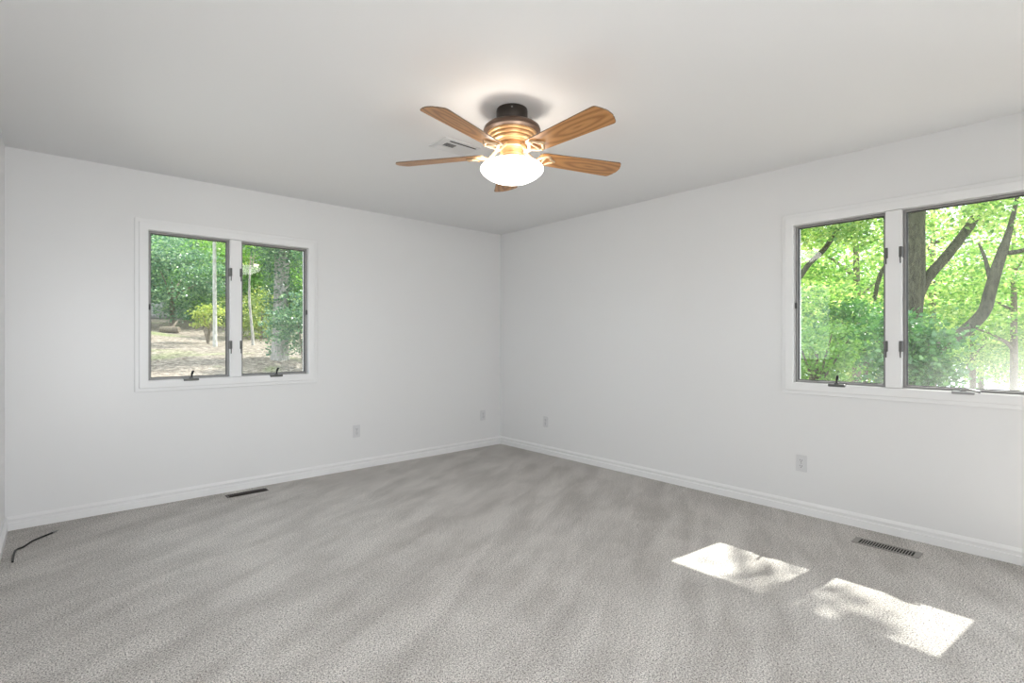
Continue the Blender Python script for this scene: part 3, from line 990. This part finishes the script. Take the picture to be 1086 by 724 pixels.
# high outer bough whose sprays stand in the sun's way to the window
def sun_pt(fx, fy, s):
    return Vector((fx, fy, 0)) + SUN_DIR * s
rs_ = np.random.RandomState(17)
spray = []
def shade(px, py, n, sp, s=9.0):
    p = floor_pt(px, py, 0)
    c = sun_pt(p.x, p.y, s)
    for _ in range(n):
        spray.append((c.x + rs_.normal() * sp, c.y + rs_.normal() * sp, c.z + rs_.normal() * sp * 0.7))
for a_ in ((819, 619, 20, 0.09), (809, 607, 12, 0.07), (829, 606, 5, 0.06), (800, 594, 4, 0.05), (790, 614, 5, 0.05), (748, 590, 3, 0.05),
           (845, 636, 20, 0.08), (856, 634, 22, 0.09), (874, 641, 26, 0.09), (892, 652, 24, 0.09), (910, 663, 20, 0.08), (872, 630, 8, 0.06), (934, 672, 12, 0.07), (948, 669, 6, 0.06)):
    shade(*a_)
sp0 = sun_pt(-1.35, -3.72, 9.0)
bough = [(S(968, 130, 9.5), 0.07), (Vector((sp0.x + 1.2, sp0.y + 0.8, sp0.z + 0.1)), 0.04), (Vector((sp0.x, sp0.y + 0.2, sp0.z + 0.05)), 0.02), (Vector((sp0.x - 0.5, sp0.y - 0.4, sp0.z + 0.1)), 0.006)]
tree('maple_tree', 'near tree with thick dark trunk forking beside the right window mullion', mb, trunkB, [forkB, limbL, bough],
     [(S(1010, 210, 9.8), (2.2, 2.0, 0.9), 34, 45, 0.24), (S(890, 220, 10.5), (1.3, 1.3, 0.8), 40, 45, 0.24), (S(960, 170, 10), (2.0, 2.0, 0.8), 60, 50, 0.28)],
     M_LEAF_BRIGHT, M_BARK_BACKLIT, GB, 0.13, 31, extra=spray)
lb = Vector((S(935, 360, 8.2).x, S(935, 360, 8.2).y, 0)); lb.z = ground_z(lb.x, lb.y)
tree('leaning_tree', 'leaning tree whose dark curved limb crosses the right sash of right window', lb,
     [((lb.x, lb.y, lb.z - 0.3), 0.2), (S(955, 405, 8.2), 0.11), (S(995, 370, 8.2), 0.092), (S(1022, 352, 8.2), 0.092), (S(1043, 331, 8.2), 0.087), (S(1050, 309, 8.2), 0.082), (S(1056, 288, 8.2), 0.078), (S(1063, 267, 8.2), 0.070), (S(1070, 246, 8.2), 0.045), (S(1076, 222, 8.2), 0.03), (S(1084, 185, 8.2), 0.015)],
     [[(S(1062, 268, 8.2), 0.045), (S(1078, 267, 8.2), 0.035), (S(1110, 258, 8.2), 0.025)], [(S(1052, 305, 8.2), 0.04), (S(1045, 275, 8.3), 0.025), (S(1038, 258, 8.4), 0.015)]],
     [(S(1085, 215, 8.3), (0.9, 0.9, 0.5), 16, 40, 0.2), (S(1120, 260, 8.3), (0.8, 0.8, 0.6), 16, 40, 0.2)],
     M_LEAF_BRIGHT, M_BARK_BACKLIT, GB, 0.11, 32)
lt = Vector((S(845, 360, 11).x, S(845, 360, 11).y, 0)); lt.z = ground_z(lt.x, lt.y)
tree('slender_tree', 'slender slanting tree in the left sash of right window', lt,
     [((lt.x, lt.y, lt.z - 0.3), 0.13), (S(838, 330, 11), 0.075), (S(852, 288, 11), 0.055), (S(876, 262, 11), 0.05), (S(893, 232, 11), 0.045), (S(915, 170, 11), 0.03)],
     [[(S(925, 330, 12), 0.04), (S(934, 290, 12), 0.05), (S(948, 275, 12), 0.04)]],
     [(S(870, 330, 11.6), (1.2, 1.2, 0.8), 44, 48, 0.24), (S(860, 225, 11.4), (1.3, 1.3, 0.7), 40, 48, 0.24)],
     M_LEAF_BRIGHT, M_BARK_BACKLIT, GB, 0.13, 33)
def low_tree(name, label, px, py, d, rad, ncl, lm, seed, size=0.11, group='low saplings outside the right window'):
    c = S(px, py, d)
    g = Vector((c.x, c.y, ground_z(c.x, c.y)))
    rr = random.Random(seed)
    brs = []
    for k in range(4):
        a = rr.uniform(0, 2 * PI)
        e = c + Vector((math.cos(a) * rad[0] * 0.7, math.sin(a) * rad[1] * 0.7, rr.uniform(0, rad[2] * 0.7)))
        s = g.lerp(c, 0.7)
        brs.append([(s, 0.03), (s.lerp(e, 0.5), 0.02), (e, 0.007)])
    return tree(name, label, g, [(g - Vector((0, 0, 0.2)), 0.06), (g.lerp(c, 0.5), 0.05), (c, 0.03)], brs, [(c, rad, ncl, 48, 0.19)], lm, M_BARK, group, size, seed)
low_tree('maple_sapling', 'deep green maple sapling in front of the thick trunk base', 966, 380, 7.5, (0.50, 0.50, 0.72), 62, M_LEAF_DARK, 51)
low_tree('maple_sapling', 'deep green sapling low in left sash of right window', 918, 350, 10.5, (0.85, 0.85, 0.9), 52, M_LEAF_DARK, 52)
low_tree('maple_sapling', 'mid green sapling at the lower left of right window', 866, 375, 9.5, (0.8, 0.8, 0.6), 34, M_LEAF_MID, 53)
bgB = [(815, 16, 3.6, M_LEAF_BRIGHT), (862, 18, 2.2, M_LEAF_MID), (905, 15, 3.4, M_LEAF_BRIGHT), (945, 19, 2.0, M_LEAF_MID), (990, 17, 3.8, M_LEAF_BRIGHT), (1030, 21, 1.6, M_LEAF_BRIGHT), (1075, 18, 3.2, M_LEAF_BRIGHT), (1120, 20, 2.0, M_LEAF_MID), (1175, 18, 3.2, M_LEAF_BRIGHT)]
whereB = ['at its left edge', 'behind the slender slanting tree', 'right of the slanting tree', 'behind the mullion', 'behind the forked trunk', 'behind the curved limb', 'at the right border', 'just past the right border', 'far past the right border']
for k, (px, d, cz, lm) in enumerate(bgB):
    ground_tree('background_tree', 'bright sunlit background tree beyond the right window, ' + whereB[k], px, d, 0.13, cz + 2.4, cz, (2.2, 2.2, 2.3), 80, 46, 0.32, lm, M_BARK, GB, 0.17, 60 + k)
farB = [(830, 30), (900, 33), (970, 30), (1040, 34), (1110, 31)]
whereF = ['leftmost of five', 'second from left', 'middle one', 'second from right', 'rightmost of five']
for k, (px, d) in enumerate(farB):
    ground_tree('distant_tree', 'hazy distant tree down the slope beyond the right window, ' + whereF[k], px, d, 0.2, 6.0, 2.2, (4.6, 4.6, 5.0), 120, 46, 0.6, M_LEAF_BRIGHT, M_BARK, GB, 0.32, 90 + k)
